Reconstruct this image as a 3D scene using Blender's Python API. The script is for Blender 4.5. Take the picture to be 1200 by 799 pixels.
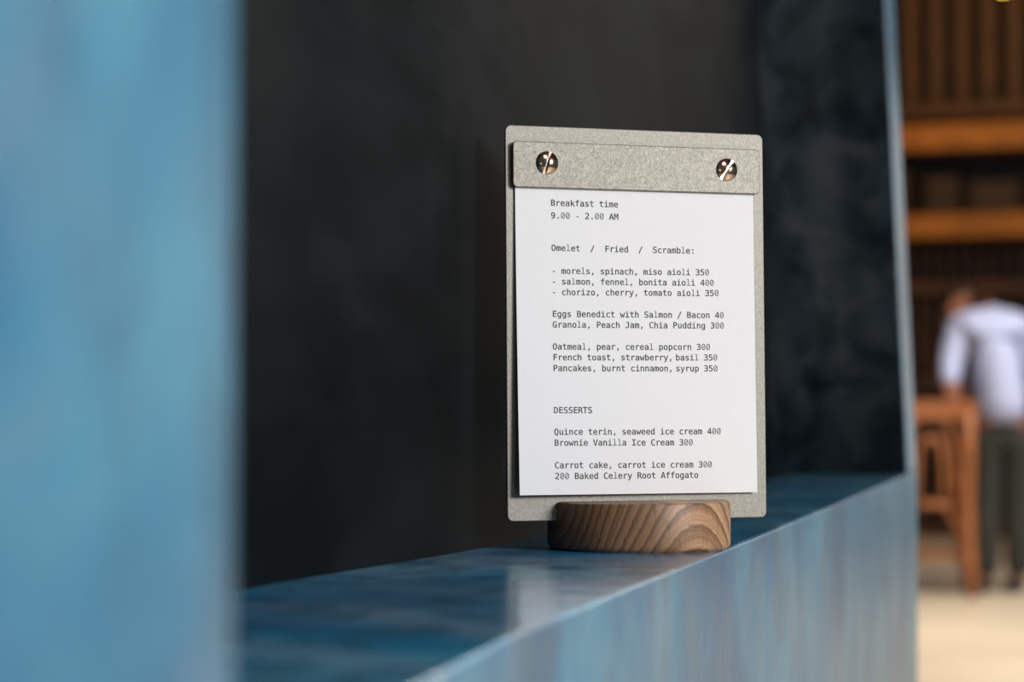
import bpy, bmesh, math, random
from mathutils import Vector, Matrix, Euler

random.seed(7)
S = bpy.context.scene
COL = S.collection
for o in list(bpy.data.objects):
    bpy.data.objects.remove(o)
R = math.radians

# ------------------------------------------------------------------ camera
cam = bpy.data.cameras.new('camera')
cam.sensor_width = 36.0
cam.lens = 85.0
cam.clip_start = 0.02
cam.clip_end = 100
cam.dof.use_dof = True
cam.dof.focus_distance = 1.405
cam.dof.aperture_fstop = 6.8
camo = bpy.data.objects.new('camera', cam)
COL.objects.link(camo)
camo.location = (0, 0, 0.95)
camo.rotation_euler = (R(90 + 1.506), 0, 0)
S.camera = camo

# ------------------------------------------------------------------ world, light, exposure
S.view_settings.view_transform = 'Standard'
S.view_settings.look = 'None'
S.view_settings.gamma = 1.0
S.view_settings.use_curve_mapping = False
S.view_settings.exposure = 0.0
S.cycles.use_denoising = True
S.cycles.max_bounces = 8

w = bpy.data.worlds.new('world')
S.world = w
w.use_nodes = True
w.node_tree.nodes['Background'].inputs[0].default_value = (0.62, 0.78, 1.0, 1)
w.node_tree.nodes['Background'].inputs[1].default_value = 0.10


def area_light(name, loc, target, size, size_y, power, color):
    d = bpy.data.lights.new(name, 'AREA')
    d.shape = 'RECTANGLE'
    d.size, d.size_y = size, size_y
    d.energy = power
    d.color = color
    o = bpy.data.objects.new(name, d)
    COL.objects.link(o)
    o.location = loc
    o.rotation_euler = (Vector(target) - Vector(loc)).to_track_quat('-Z', 'Y').to_euler()
    return o


# daylight through the window behind the camera on the right
area_light('window_daylight', (3.07, -1.05, 2.02), (0.075, 1.4, 1.0), 1.25, 1.0, 154, (1.0, 0.985, 0.97))
# added side fill, no window there: brightens the far niche wall and pier
area_light('side_fill_light', (4.6, 4.2, 1.9), (0.3, 2.6, 1.2), 1.3, 1.5, 16, (0.95, 0.97, 1.0))
# warm lamp of the room behind the camera
area_light('warm_room_lamp', (-0.30, -2.2, 1.22), (0.075, 1.4, 1.0), 0.35, 0.35, 3.2, (1.0, 0.42, 0.12))
# added overhead fill without a fixture, brightens the ledge and clip edge
area_light('overhead_fill_light', (0.55, 0.30, 2.10), (0.0, 1.05, 0.87), 0.4, 0.4, 3.6, (1.0, 0.95, 0.88))
# the dining room beyond the wall
area_light('dining_room_ceiling_light', (3.0, 9.2, 4.2), (3.0, 9.2, 0), 2.2, 2.2, 400, (1.0, 0.88, 0.72))
area_light('dining_room_window_light', (6.5, 9.2, 2.4), (2.4, 12.2, 1.1), 1.6, 2.0, 85, (0.74, 0.82, 1.0))
area_light('shelf_warm_light', (2.6, 15.4, 4.3), (3.3, 17.3, 2.4), 1.6, 0.4, 45, (1.0, 0.56, 0.20))


# ------------------------------------------------------------------ helpers
def link(o, parent=None):
    COL.objects.link(o)
    if parent is not None:
        o.parent = parent
    return o


def mesh_obj(name, bm, mat, parent=None, smooth=False, loc=None, rot=None):
    me = bpy.data.meshes.new(name)
    bm.normal_update()
    bm.to_mesh(me)
    bm.free()
    if mat:
        me.materials.append(mat)
    for p in me.polygons:
        p.use_smooth = smooth
    o = bpy.data.objects.new(name, me)
    if loc is not None:
        o.location = loc
    if rot is not None:
        o.rotation_euler = rot
    return link(o, parent)


def empty(name, loc, rot=(0, 0, 0)):
    o = bpy.data.objects.new(name, None)
    o.empty_display_size = 0.05
    o.location = loc
    o.rotation_euler = rot
    return link(o)


def tag(o, label, cat, group=None):
    o['label'] = label
    o['category'] = cat
    if group:
        o['group'] = group
    return o


def structure(o):
    o['kind'] = 'structure'
    return o


def bake(o):
    """replace an object's mesh by the result of its modifiers"""
    dg = bpy.context.evaluated_depsgraph_get()
    dg.update()
    me = bpy.data.meshes.new_from_object(o.evaluated_get(dg))
    o.modifiers.clear()
    o.data = me
    return o


def add_box(bm, c, s, rz=0.0, M=None):
    m = Matrix.Translation(c) @ Matrix.Rotation(rz, 4, 'Z') @ Matrix.Diagonal((s[0], s[1], s[2], 1))
    if M is not None:
        m = M @ m
    return bmesh.ops.create_cube(bm, size=1.0, matrix=m)['verts']


def bevel_all(bm, w, seg=2, angle=30):
    es = [e for e in bm.edges if len(e.link_faces) == 2 and e.calc_face_angle(0) > R(angle)]
    bmesh.ops.bevel(bm, geom=es, offset=w, segments=seg, profile=0.5, affect='EDGES', clamp_overlap=True)


def prism(bm, pts, z0, z1, top=None):
    """vertical prism over plan polygon pts; top = plan polygon at z1 if it differs"""
    top = top or pts
    a = [bm.verts.new((x, y, z0)) for x, y in pts]
    b = [bm.verts.new((x, y, z1)) for x, y in top]
    n = len(pts)
    bm.faces.new(a[::-1])
    bm.faces.new(b)
    for i in range(n):
        bm.faces.new((a[i], a[(i + 1) % n], b[(i + 1) % n], b[i]))
    bmesh.ops.recalc_face_normals(bm, faces=bm.faces)


def tube(bm, pts, r, seg=10, closed=False):
    """round bar swept along points; r a number or one per point"""
    pts = [Vector(p) for p in pts]
    n = len(pts)
    rs = r if isinstance(r, (list, tuple)) else [r] * n
    rings = []
    up = None
    for i, p in enumerate(pts):
        if closed:
            t = (pts[(i + 1) % n] - pts[i - 1]).normalized()
        else:
            t = (pts[min(i + 1, n - 1)] - pts[max(i - 1, 0)]).normalized()
        if up is None:
            up = t.orthogonal().normalized()
        up = (up - t * up.dot(t)).normalized()
        q = t.cross(up)
        rings.append([bm.verts.new(p + (up * math.cos(a) + q * math.sin(a)) * rs[i])
                      for a in [2 * math.pi * k / seg for k in range(seg)]])
    for i in range(n if closed else n - 1):
        A, B = rings[i], rings[(i + 1) % n]
        for k in range(seg):
            bm.faces.new((A[k], A[(k + 1) % seg], B[(k + 1) % seg], B[k]))
    if not closed:
        bm.faces.new(rings[0][::-1])
        bm.faces.new(rings[-1])
    bmesh.ops.recalc_face_normals(bm, faces=bm.faces)


def lathe(bm, prof, seg=48, M=None):
    """prof: (r, z) from axis to axis"""
    rings = []
    for r, z in prof:
        if r < 1e-9:
            rings.append([bm.verts.new((0, 0, z))])
        else:
            rings.append([bm.verts.new((r * math.cos(2 * math.pi * k / seg), r * math.sin(2 * math.pi * k / seg), z)) for k in range(seg)])
    for A, B in zip(rings, rings[1:]):
        for k in range(seg):
            a, b, c, d = A[k % len(A)], A[(k + 1) % len(A)], B[(k + 1) % len(B)], B[k % len(B)]
            f = []
            for v in (a, b, c, d):
                if v not in f:
                    f.append(v)
            if len(f) > 2:
                bm.faces.new(f)
    bmesh.ops.recalc_face_normals(bm, faces=bm.faces)
    if M is not None:
        bmesh.ops.transform(bm, matrix=M, verts=bm.verts)


def boolean_cut(o, cutter_bm):
    me = bpy.data.meshes.new('cutter')
    cutter_bm.to_mesh(me)
    cutter_bm.free()
    c = bpy.data.objects.new('cutter', me)
    COL.objects.link(c)
    c.matrix_world = o.matrix_world
    c.location, c.rotation_euler, c.parent = o.location, o.rotation_euler, o.parent
    m = o.modifiers.new('cut', 'BOOLEAN')
    m.object = c
    m.operation = 'DIFFERENCE'
    m.solver = 'EXACT'
    bake(o)
    bpy.data.objects.remove(c)
    return o


def skin_mesh(name, verts, edges, mat, parent=None, sub=2, root=0):
    me = bpy.data.meshes.new(name)
    me.from_pydata([v[:3] for v in verts], edges, [])
    o = bpy.data.objects.new(name, me)
    link(o, parent)
    m = o.modifiers.new('skin', 'SKIN')
    m.use_smooth_shade = True
    for i, v in enumerate(verts):
        r = v[3]
        me.skin_vertices[0].data[i].radius = r if isinstance(r, tuple) else (r, r)
        me.skin_vertices[0].data[i].use_root = (i == root)
    s = o.modifiers.new('sub', 'SUBSURF')
    s.levels = s.render_levels = sub
    bake(o)
    o.data.materials.clear()
    o.data.materials.append(mat)
    for p in o.data.polygons:
        p.use_smooth = True
    return o


# ------------------------------------------------------------------ materials
class NT:
    def __init__(s, name):
        s.m = bpy.data.materials.new(name)
        s.m.use_nodes = True
        s.t = s.m.node_tree
        s.b = s.t.nodes['Principled BSDF']
        s.tc = s.t.nodes.new('ShaderNodeTexCoord')

    def n(s, kind, **kw):
        x = s.t.nodes.new('ShaderNode' + kind)
        for k, v in kw.items():
            setattr(x, k, v)
        return x

    def l(s, a, b):
        s.t.links.new(a, b)

    def noise(s, scale, detail=4, rough=0.5, vec=None, stretch=None, off=(0, 0, 0), dist=0.0):
        x = s.n('TexNoise')
        x.inputs['Scale'].default_value = scale
        x.inputs['Detail'].default_value = detail
        x.inputs['Roughness'].default_value = rough
        x.inputs['Distortion'].default_value = dist
        mp = s.n('Mapping')
        mp.inputs['Scale'].default_value = stretch or (1, 1, 1)
        mp.inputs['Location'].default_value = off
        s.l(vec or s.tc.outputs['Object'], mp.inputs['Vector'])
        s.l(mp.outputs[0], x.inputs['Vector'])
        return x.outputs['Fac']

    def ramp(s, fac, stops):
        x = s.n('ValToRGB')
        e = x.color_ramp.elements
        while len(e) < len(stops):
            e.new(0.5)
        for el, (p, c) in zip(e, stops):
            el.position = p
            el.color = (*c, 1) if len(c) == 3 else c
        s.l(fac, x.inputs[0])
        return x.outputs[0]

    def mix(s, fac, a, b, mode='MIX'):
        x = s.n('Mix', data_type='RGBA', blend_type=mode)
        for sock, v in ((x.inputs[0], fac), (x.inputs[6], a), (x.inputs[7], b)):
            if hasattr(v, 'links'):
                s.l(v, sock)
            else:
                sock.default_value = v if not isinstance(v, tuple) else (*v, 1)
        return x.outputs[2]

    def math(s, op, a, b=0.0):
        x = s.n('Math', operation=op)
        for sock, v in ((x.inputs[0], a), (x.inputs[1], b)):
            if hasattr(v, 'links'):
                s.l(v, sock)
            else:
                sock.default_value = v
        return x.outputs[0]

    def bump(s, h, strength, dist):
        x = s.n('Bump')
        x.inputs['Strength'].default_value = strength
        x.inputs['Distance'].default_value = dist
        s.l(h, x.inputs['Height'])
        s.l(x.outputs[0], s.b.inputs['Normal'])

    def set(s, **kw):
        for k, v in kw.items():
            k = k.replace('_', ' ')
            if hasattr(v, 'links'):
                s.l(v, s.b.inputs[k])
            else:
                s.b.inputs[k].default_value = (*v, 1) if isinstance(v, tuple) else v
        return s.m


def flat(name, col, rough=0.6, metal=0.0, var=0.12, scale=30.0):
    """plain coloured material with a little procedural unevenness"""
    t = NT(name)
    k = t.noise(scale, 3)
    c = t.ramp(k, [(0.3, tuple(x * (1 - var) for x in col)), (0.7, tuple(min(1, x * (1 + var)) for x in col))])
    return t.set(Base_Color=c, Roughness=rough, Metallic=metal)


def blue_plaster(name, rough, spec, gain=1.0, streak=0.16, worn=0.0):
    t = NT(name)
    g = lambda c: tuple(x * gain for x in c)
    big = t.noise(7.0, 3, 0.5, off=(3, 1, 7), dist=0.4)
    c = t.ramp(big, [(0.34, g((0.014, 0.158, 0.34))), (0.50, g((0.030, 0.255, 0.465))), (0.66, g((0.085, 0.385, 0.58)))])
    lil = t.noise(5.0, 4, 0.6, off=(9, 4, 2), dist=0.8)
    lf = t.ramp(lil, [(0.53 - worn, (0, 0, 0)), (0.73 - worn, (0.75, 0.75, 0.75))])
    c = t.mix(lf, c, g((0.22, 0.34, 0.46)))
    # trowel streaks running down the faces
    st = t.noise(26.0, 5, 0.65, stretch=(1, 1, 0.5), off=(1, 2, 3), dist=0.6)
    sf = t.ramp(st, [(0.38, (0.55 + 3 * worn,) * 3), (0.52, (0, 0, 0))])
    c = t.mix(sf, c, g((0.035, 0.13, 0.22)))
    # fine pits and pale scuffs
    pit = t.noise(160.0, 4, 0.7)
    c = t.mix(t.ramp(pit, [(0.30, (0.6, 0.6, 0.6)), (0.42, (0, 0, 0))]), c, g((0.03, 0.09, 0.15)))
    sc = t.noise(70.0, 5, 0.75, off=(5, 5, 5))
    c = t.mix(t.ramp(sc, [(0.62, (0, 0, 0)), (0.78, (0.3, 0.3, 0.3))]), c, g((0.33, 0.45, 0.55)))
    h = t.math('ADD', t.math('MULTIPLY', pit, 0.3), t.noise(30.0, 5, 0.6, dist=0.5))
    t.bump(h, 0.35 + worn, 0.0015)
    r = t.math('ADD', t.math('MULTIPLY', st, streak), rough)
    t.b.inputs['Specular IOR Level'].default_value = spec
    return t.set(Base_Color=c, Roughness=r)


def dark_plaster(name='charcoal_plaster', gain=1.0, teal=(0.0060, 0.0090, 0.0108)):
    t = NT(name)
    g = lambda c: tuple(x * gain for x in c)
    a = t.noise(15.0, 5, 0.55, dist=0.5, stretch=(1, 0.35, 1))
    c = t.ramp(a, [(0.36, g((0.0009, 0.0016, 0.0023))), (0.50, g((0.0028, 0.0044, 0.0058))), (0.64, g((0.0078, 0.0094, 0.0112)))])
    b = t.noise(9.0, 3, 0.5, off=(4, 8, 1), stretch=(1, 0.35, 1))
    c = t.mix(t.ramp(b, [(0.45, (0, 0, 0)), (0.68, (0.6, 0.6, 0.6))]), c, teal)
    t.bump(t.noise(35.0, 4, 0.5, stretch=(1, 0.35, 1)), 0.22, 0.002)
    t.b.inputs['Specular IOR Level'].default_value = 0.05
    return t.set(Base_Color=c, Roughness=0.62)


def walnut():
    t = NT('walnut')
    sep = t.n('SeparateXYZ')
    wob = t.n('TexNoise')
    wob.inputs['Scale'].default_value = 22.0
    wob.inputs['Detail'].default_value = 3
    t.l(t.tc.outputs['Object'], wob.inputs['Vector'])
    d = t.n('VectorMath', operation='SUBTRACT')
    t.l(wob.outputs['Color'], d.inputs[0])
    d.inputs[1].default_value = (0.5, 0.5, 0.5)
    dm = t.n('VectorMath', operation='SCALE')
    t.l(d.outputs[0], dm.inputs[0])
    dm.inputs['Scale'].default_value = 0.006
    ad = t.n('VectorMath', operation='ADD')
    t.l(t.tc.outputs['Object'], ad.inputs[0])
    t.l(dm.outputs[0], ad.inputs[1])
    t.l(ad.outputs[0], sep.inputs[0])
    # cathedral grain: parabolic arches climbing the block
    x = t.math('SUBTRACT', sep.outputs[0], 0.016)
    g = t.math('ADD', sep.outputs[2], t.math('MULTIPLY', t.math('MULTIPLY', x, x), 31.0))
    g = t.math('ADD', g, t.math('MULTIPLY', sep.outputs[1], 0.04))
    ph = t.math('FRACT', t.math('ADD', t.math('MULTIPLY', g, 80.0), 0.02))
    grain = t.noise(420.0, 5, 0.7, stretch=(1, 1, 0.35))
    ph2 = t.math('ADD', ph, t.math('MULTIPLY', t.math('SUBTRACT', grain, 0.5), 0.55))
    c = t.ramp(ph2, [(0.0, (0.19, 0.095, 0.045)), (0.16, (0.45, 0.265, 0.142)), (0.38, (0.38, 0.22, 0.115)), (0.46, (0.31, 0.172, 0.086)), (0.52, (0.41, 0.235, 0.122)),
                     (0.72, (0.29, 0.15, 0.073)), (0.84, (0.17, 0.086, 0.042)), (0.89, (0.26, 0.135, 0.065)), (0.95, (0.115, 0.058, 0.029)), (1.0, (0.17, 0.086, 0.042))])
    # uneven dark lines between the rings
    cv = t.n('CombineXYZ')
    t.l(t.math('ADD', g, t.math('MULTIPLY', t.math('SUBTRACT', grain, 0.5), 0.004)), cv.inputs[0])
    fine = t.noise(230.0, 3, 0.7, vec=cv.outputs[0])
    c = t.mix(t.ramp(fine, [(0.50, (0, 0, 0)), (0.66, (0.85, 0.85, 0.85))]), c, (0.085, 0.042, 0.022))
    # darker heartwood on one side of the block
    hw = t.math('ADD', sep.outputs[0], t.math('MULTIPLY', t.math('SUBTRACT', wob.outputs['Fac'], 0.5), 0.02))
    hf = t.ramp(t.math('ADD', t.math('MULTIPLY', hw, 14.0), 0.5), [(0.30, (0.8, 0.8, 0.8)), (0.66, (0, 0, 0))])
    c = t.mix(hf, c, t.mix(0.62, c, (0.085, 0.045, 0.027)))
    pore = t.noise(900.0, 2, 0.5, stretch=(1, 1, 0.12))
    c = t.mix(t.ramp(pore, [(0.30, (0.55, 0.55, 0.55)), (0.40, (0, 0, 0))]), c, (0.05, 0.026, 0.014))
    t.bump(t.math('ADD', ph2, pore), 0.12, 0.0004)
    return t.set(Base_Color=c, Roughness=0.50)


def blasted_steel(name, base):
    t = NT(name)
    k = t.noise(1500.0, 3, 0.8)
    k2 = t.noise(420.0, 4, 0.7, off=(2, 5, 1))
    s = t.math('ADD', t.math('MULTIPLY', k, 0.75), t.math('MULTIPLY', k2, 0.25))
    c = t.ramp(s, [(0.36, tuple(x * 0.52 for x in base)), (0.5, base), (0.64, tuple(x * 1.55 for x in base))])
    t.bump(s, 0.30, 0.0003)
    return t.set(Base_Color=c, Roughness=0.55, Metallic=0.9)


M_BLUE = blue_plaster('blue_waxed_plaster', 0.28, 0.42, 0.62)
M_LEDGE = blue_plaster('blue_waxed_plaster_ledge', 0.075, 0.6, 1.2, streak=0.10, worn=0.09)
M_DARK = dark_plaster()
M_WALNUT = walnut()
M_STEEL = blasted_steel('blasted_steel', (0.222, 0.213, 0.188))
M_PAPER = flat('white_paper', (0.735, 0.742, 0.775), 0.75, var=0.008, scale=250)
M_INK = flat('black_ink', (0.018, 0.018, 0.020), 0.7, var=0.3, scale=900)
M_SCREW = flat('dark_nickel_copper', (0.60, 0.44, 0.33), 0.15, 1.0, var=0.06, scale=400)

# ------------------------------------------------------------------ the setting
YB = 0.872                                    # the face bends slightly here
FX = lambda y: -0.2025 + 0.2335 * y if y > YB else 0.00111 + 0.186 * (y - YB)           # front face of the long blue wall
LEDGE = 0.867
bm = bmesh.new()
y0, y1, yn, yf = -1.6, 3.06, 0.540, 2.90
back = 0.42
N2 = Vector((-1.0, 0.2335)).normalized() * back
P = lambda y: (FX(y), y)
Q = lambda y: (FX(y) + N2.x, y + N2.y)
prism(bm, [P(y0), P(YB), P(y1), Q(y1), Q(y0)], 0.0, LEDGE)
bevel_all(bm, 0.002, 3, 60)
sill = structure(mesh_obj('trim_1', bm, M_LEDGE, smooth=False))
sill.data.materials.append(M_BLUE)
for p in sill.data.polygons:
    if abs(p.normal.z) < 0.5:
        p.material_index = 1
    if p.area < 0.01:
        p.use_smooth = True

# near and far piers and the lintel over the opening
bm = bmesh.new()
prism(bm, [P(y0), P(yn), Q(yn), Q(y0)], LEDGE, 2.7)
bevel_all(bm, 0.007, 5, 60)
structure(mesh_obj('wall_left', bm, M_BLUE))
LEAN = -0.027 / 0.62


def leaned(pts, z):
    return [(x + LEAN * (z - LEDGE), y) for x, y in pts]


bm = bmesh.new()
pp = [P(yf), P(y1), Q(y1), (Q(yf)[0], Q(yf)[1] + 0.04), (FX(yf) - 0.05, yf + 0.075)]
prism(bm, pp, LEDGE, 2.0, leaned(pp, 2.0))
bevel_all(bm, 0.004, 3, 60)
structure(mesh_obj('wall_right', bm, M_BLUE))
bm = bmesh.new()
prism(bm, [P(yn), P(YB), P(y1), Q(y1), Q(yn)], 2.0, 2.7)
bevel_all(bm, 0.004, 3, 60)
structure(mesh_obj('trim_2', bm, M_BLUE))

# charcoal back and far return of the niche: a hand-plastered, slightly wavy sheet with thickness
ctrl = [(-0.245, 0.60), (-0.1800, 0.83), (-0.1192, 1.0915), (-0.0774, 1.2214), (-0.0220, 1.3863), (0.0236, 1.5605), (0.110, 1.94),
        (0.205, 2.335), (0.292, 2.7068), (0.318, 2.835), (0.352, 2.893), (0.400, 2.908), (0.440, 2.905), (0.4735, 2.900)]


M_RETURN = dark_plaster('charcoal_plaster_brightened', 3.8, (0.020, 0.029, 0.032))  # lighter teal puts the return's extra brightness into its colour


def catmull(pts, k=6):
    out = []
    for i in range(len(pts) - 1):
        p0, p1, p2, p3 = [Vector(pts[min(max(j, 0), len(pts) - 1)]) for j in (i - 1, i, i + 1, i + 2)]
        for s in range(k):
            t = s / k
            out.append(0.5 * ((2 * p1) + (p2 - p0) * t + (2 * p0 - 5 * p1 + 4 * p2 - p3) * t * t + (3 * p1 - p0 - 3 * p2 + p3) * t ** 3))
    out.append(Vector(pts[-1]))
    return out


def niche_sheet(name, line, mat):
    bm = bmesh.new()
    rows = []
    for z in (LEDGE - 0.002, 1.1, 1.35, 1.6, 2.005):
        row = []
        for p in line:
            k = max(0.0, (p.y - 2.3) / 0.6)
            row.append(bm.verts.new((p.x + LEAN * (z - LEDGE) * min(k, 1.0), p.y, z)))
        rows.append(row)
    for a, b in zip(rows, rows[1:]):
        for i in range(len(line) - 1):
            bm.faces.new((a[i], a[i + 1], b[i + 1], b[i]))
    bmesh.ops.recalc_face_normals(bm, faces=bm.faces)
    o = structure(mesh_obj(name, bm, mat, smooth=True))
    m = o.modifiers.new('solid', 'SOLIDIFY')
    m.thickness = 0.02
    m.offset = 1.0
    return bake(o)


line = catmull(ctrl)
CUT = 8 * 6
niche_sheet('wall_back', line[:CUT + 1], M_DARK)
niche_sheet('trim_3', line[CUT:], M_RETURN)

# dining room shell
M_FLOOR = NT('cream_stone_floor')
_t = M_FLOOR
_c = _t.ramp(_t.noise(1.4, 5, 0.6), [(0.3, (0.54, 0.46, 0.36)), (0.7, (0.72, 0.63, 0.50))])
M_FLOOR = _t.set(Base_Color=_c, Roughness=0.35)
bm = bmesh.new()
add_box(bm, (2.0, 8.0, -0.05), (18, 21, 0.1))
structure(mesh_obj('floor', bm, M_FLOOR))
M_BROWN = flat('dark_brown_wall', (0.010, 0.0045, 0.002), 0.6, var=0.3, scale=3)
bm = bmesh.new()
add_box(bm, (2.0, 18.55, 2.3), (18, 0.1, 4.6))
structure(mesh_obj('wall_far', bm, M_BROWN))
t = NT('added_pane_glow')  # added unseen glowing window, there to be mirrored in the blue wall face
M_PANE = t.set(Base_Color=(0.9, 0.92, 0.95), Roughness=0.1, Emission_Color=(1.0, 0.87, 0.72), Emission_Strength=2.2)
M_FRAME = flat('added_window_frame', (0.03, 0.022, 0.018), 0.5)
bm = bmesh.new()
for bx in (5.2, 6.2, 7.2, 8.2):
    add_box(bm, (bx, 18.44, 2.0), (0.08, 0.10, 3.2))
for bz in (0.4, 2.0, 3.6):
    add_box(bm, (6.7, 18.44, bz), (3.08, 0.09, 0.08))
win = structure(mesh_obj('added_window_1', bm, M_FRAME))
bm = bmesh.new()
add_box(bm, (6.7, 18.46, 2.0), (3.0, 0.02, 3.2))
mesh_obj('added_glow_pane', bm, M_PANE, win)
bm = bmesh.new()
add_box(bm, (2.0, 8.0, 4.65), (18, 21, 0.1))
structure(mesh_obj('ceiling', bm, flat('dark_ceiling', (0.06, 0.04, 0.03), 0.7)))

# ------------------------------------------------------------------ the menu stand
YAW, TILT = R(18.65), R(1.1)
U = Vector((math.cos(YAW), math.sin(YAW), 0))
NRM = Vector((math.sin(YAW), -math.cos(YAW), 0))
B0 = Vector((-0.00256, 1.3715, 0.88375))              # lower left corner of the plate
BASE = B0 + U * (0.0804 + 0.0019) - NRM * 0.006
BASE.z = LEDGE
stand = empty('menu_stand', BASE, (0, 0, YAW))
tag(stand, 'grey steel menu board with screwed clip bar, standing in a round walnut base', 'menu holder')
_l = Matrix.Rotation(-YAW, 3, 'Z') @ (B0 - BASE)
PLATE_LOC, PLATE_ROT = _l, (-TILT, 0, 0)


def rounded_plate(u0, u1, v0, v1, d0, d1, rad, bev):
    """plate in board coordinates: x across, z up, -y towards the viewer"""
    bm = bmesh.new()
    pts = []
    for cx, cz, a0 in ((u1 - rad, v0 + rad, -90), (u1 - rad, v1 - rad, 0), (u0 + rad, v1 - rad, 90), (u0 + rad, v0 + rad, 180)):
        for k in range(9):
            a = R(a0 + 90 * k / 8)
            pts.append((cx + rad * math.cos(a), cz + rad * math.sin(a)))
    f = [bm.verts.new((x, -d1, z)) for x, z in pts]
    b = [bm.verts.new((x, -d0, z)) for x, z in pts]
    bm.faces.new(f)
    bm.faces.new(b[::-1])
    n = len(pts)
    for i in range(n):
        bm.faces.new((f[i], b[i], b[(i + 1) % n], f[(i + 1) % n]))
    bmesh.ops.recalc_face_normals(bm, faces=bm.faces)
    bevel_all(bm, bev, 2, 60)
    return bm


mm = 0.001
# walnut base: a thick disc with a slot for the plate
bm = bmesh.new()
RB, HB = 0.053, 0.0276
prof = [(0, 0.0), (RB - 0.0022, 0.0), (RB - 0.0010, 0.0010), (RB - 0.0004, 0.0018), (RB, 0.004), (RB, HB - 0.0014), (RB - 0.0004, HB - 0.0005), (RB - 0.0014, HB), (0, HB)]
lathe(bm, prof, 128)
base = mesh_obj('base', bm, M_WALNUT, stand, smooth=True)
bm = bmesh.new()
add_box(bm, (0, 0, 0), (0.14, 0.0026, 0.060))
bmesh.ops.transform(bm, matrix=Matrix.Translation((0, -0.006 + 0.001, 0.0462)) @ Matrix.Rotation(-TILT, 4, 'X'), verts=bm.verts)
boolean_cut(base, bm)
base.data.set_sharp_from_angle(angle=R(35))
base['label'] = 'round walnut base with arched grain'

mesh_obj('back_plate', rounded_plate(0, 160.7 * mm, 0, 225.9 * mm, -2 * mm, 0, 3.6 * mm, 0.5 * mm), M_STEEL, stand, loc=PLATE_LOC, rot=PLATE_ROT)
mesh_obj('clip_bar', rounded_plate(3.4 * mm, 156.9 * mm, 190.0 * mm, 216.4 * mm, 1.75 * mm, 3.7 * mm, 2.6 * mm, 0.5 * mm), M_STEEL, stand, loc=PLATE_LOC, rot=PLATE_ROT)


def screw(u, v, ang):
    bm = bmesh.new()
    RH, HH = 6.7 * mm, 2.1 * mm
    prof = [(0, -7.2 * mm), (2.2 * mm, -7.2 * mm), (2.2 * mm, 0.0), (RH - 0.3 * mm, 0), (RH, 0.25 * mm)]
    sr = (RH * RH + HH * HH) / (2 * HH)
    a_max = math.asin(RH / sr)
    for k in range(1, 13):
        a = a_max * (1 - k / 12)
        prof.append((sr * math.sin(a) if k < 12 else 0, 0.25 * mm + sr * math.cos(a) - (sr - HH)))
    lathe(bm, prof, 64, Matrix.Rotation(R(90), 4, 'X'))
    o = mesh_obj('screw', bm, M_SCREW, stand, smooth=True)
    bm = bmesh.new()
    add_box(bm, (0, -2.05 * mm, 0), (1.8 * mm, 3.6 * mm, 20 * mm), M=Matrix.Rotation(R(90 - ang), 4, 'Y'))
    boolean_cut(o, bm)
    bm = bmesh.new()
    bm.from_mesh(o.data)
    bmesh.ops.remove_doubles(bm, verts=bm.verts, dist=0.02 * mm)
    lip = [e for e in bm.edges if len(e.link_faces) == 2 and e.calc_face_angle(0) > R(45)
           and all(v.co.y < -0.95 * mm for v in e.verts) and e.calc_face_angle_signed(0) > 0]
    bmesh.ops.bevel(bm, geom=lip, offset=0.06 * mm, segments=2, profile=0.5, affect='EDGES', clamp_overlap=True)
    bm.to_mesh(o.data)
    bm.free()
    for p in o.data.polygons:
        p.use_smooth = True
    o.data.set_sharp_from_angle(angle=R(30))
    Mx = Matrix.Rotation(-TILT, 3, 'X')
    o.location = PLATE_LOC + Mx @ Vector((u * mm, -3.72 * mm, v * mm))
    o.rotation_euler = PLATE_ROT
    o['label'] = 'polished copper-toned slotted screw'
    return o


screw(23.9, 204.3, 72)
screw(135.7, 203.8, 55)


# ------------------------------------------------------------------ the sheet and its print
def lift(u, v):
    a = min(max((u - 6) / 148, 0), 1)
    b = min(max((187 - v) / 177, 0), 1)
    return 0.0014 + 0.0052 * b ** 1.3 * (1 - 0.65 * a)


bm = bmesh.new()
nu, nv = 24, 36
u0, u1, v0, v1 = 5.3, 153.4, 14.9, 200.5
fr, bk = [], []
for j in range(nv + 1):
    for i in range(nu + 1):
        u_, v_ = u0 + (u1 - u0) * i / nu, v0 + (v1 - v0) * j / nv
        d = lift(u_, v_)
        fr.append(bm.verts.new((u_ * mm, -d, v_ * mm)))
        bk.append(bm.verts.new((u_ * mm, -d + 0.00014, v_ * mm)))
W = nu + 1
for j in range(nv):
    for i in range(nu):
        a = j * W + i
        bm.faces.new((fr[a], fr[a + 1], fr[a + W + 1], fr[a + W]))
        bm.faces.new((bk[a + W], bk[a + W + 1], bk[a + 1], bk[a]))
rim = [j * W for j in range(nv, 0, -1)] + list(range(W)) [:-1] + [j * W + nu for j in range(nv)] + [nv * W + i for i in range(nu, 0, -1)]
for a, b in zip(rim, rim[1:] + rim[:1]):
    bm.faces.new((fr[b], fr[a], bk[a], bk[b]))
bmesh.ops.recalc_face_normals(bm, faces=bm.faces)
sheet = mesh_obj('menu_sheet', bm, M_PAPER, smooth=False, loc=B0, rot=(-TILT, 0, YAW))
tag(sheet, 'white paper menu sheet listing breakfast and desserts, held under the steel clip bar', 'paper menu')

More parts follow.
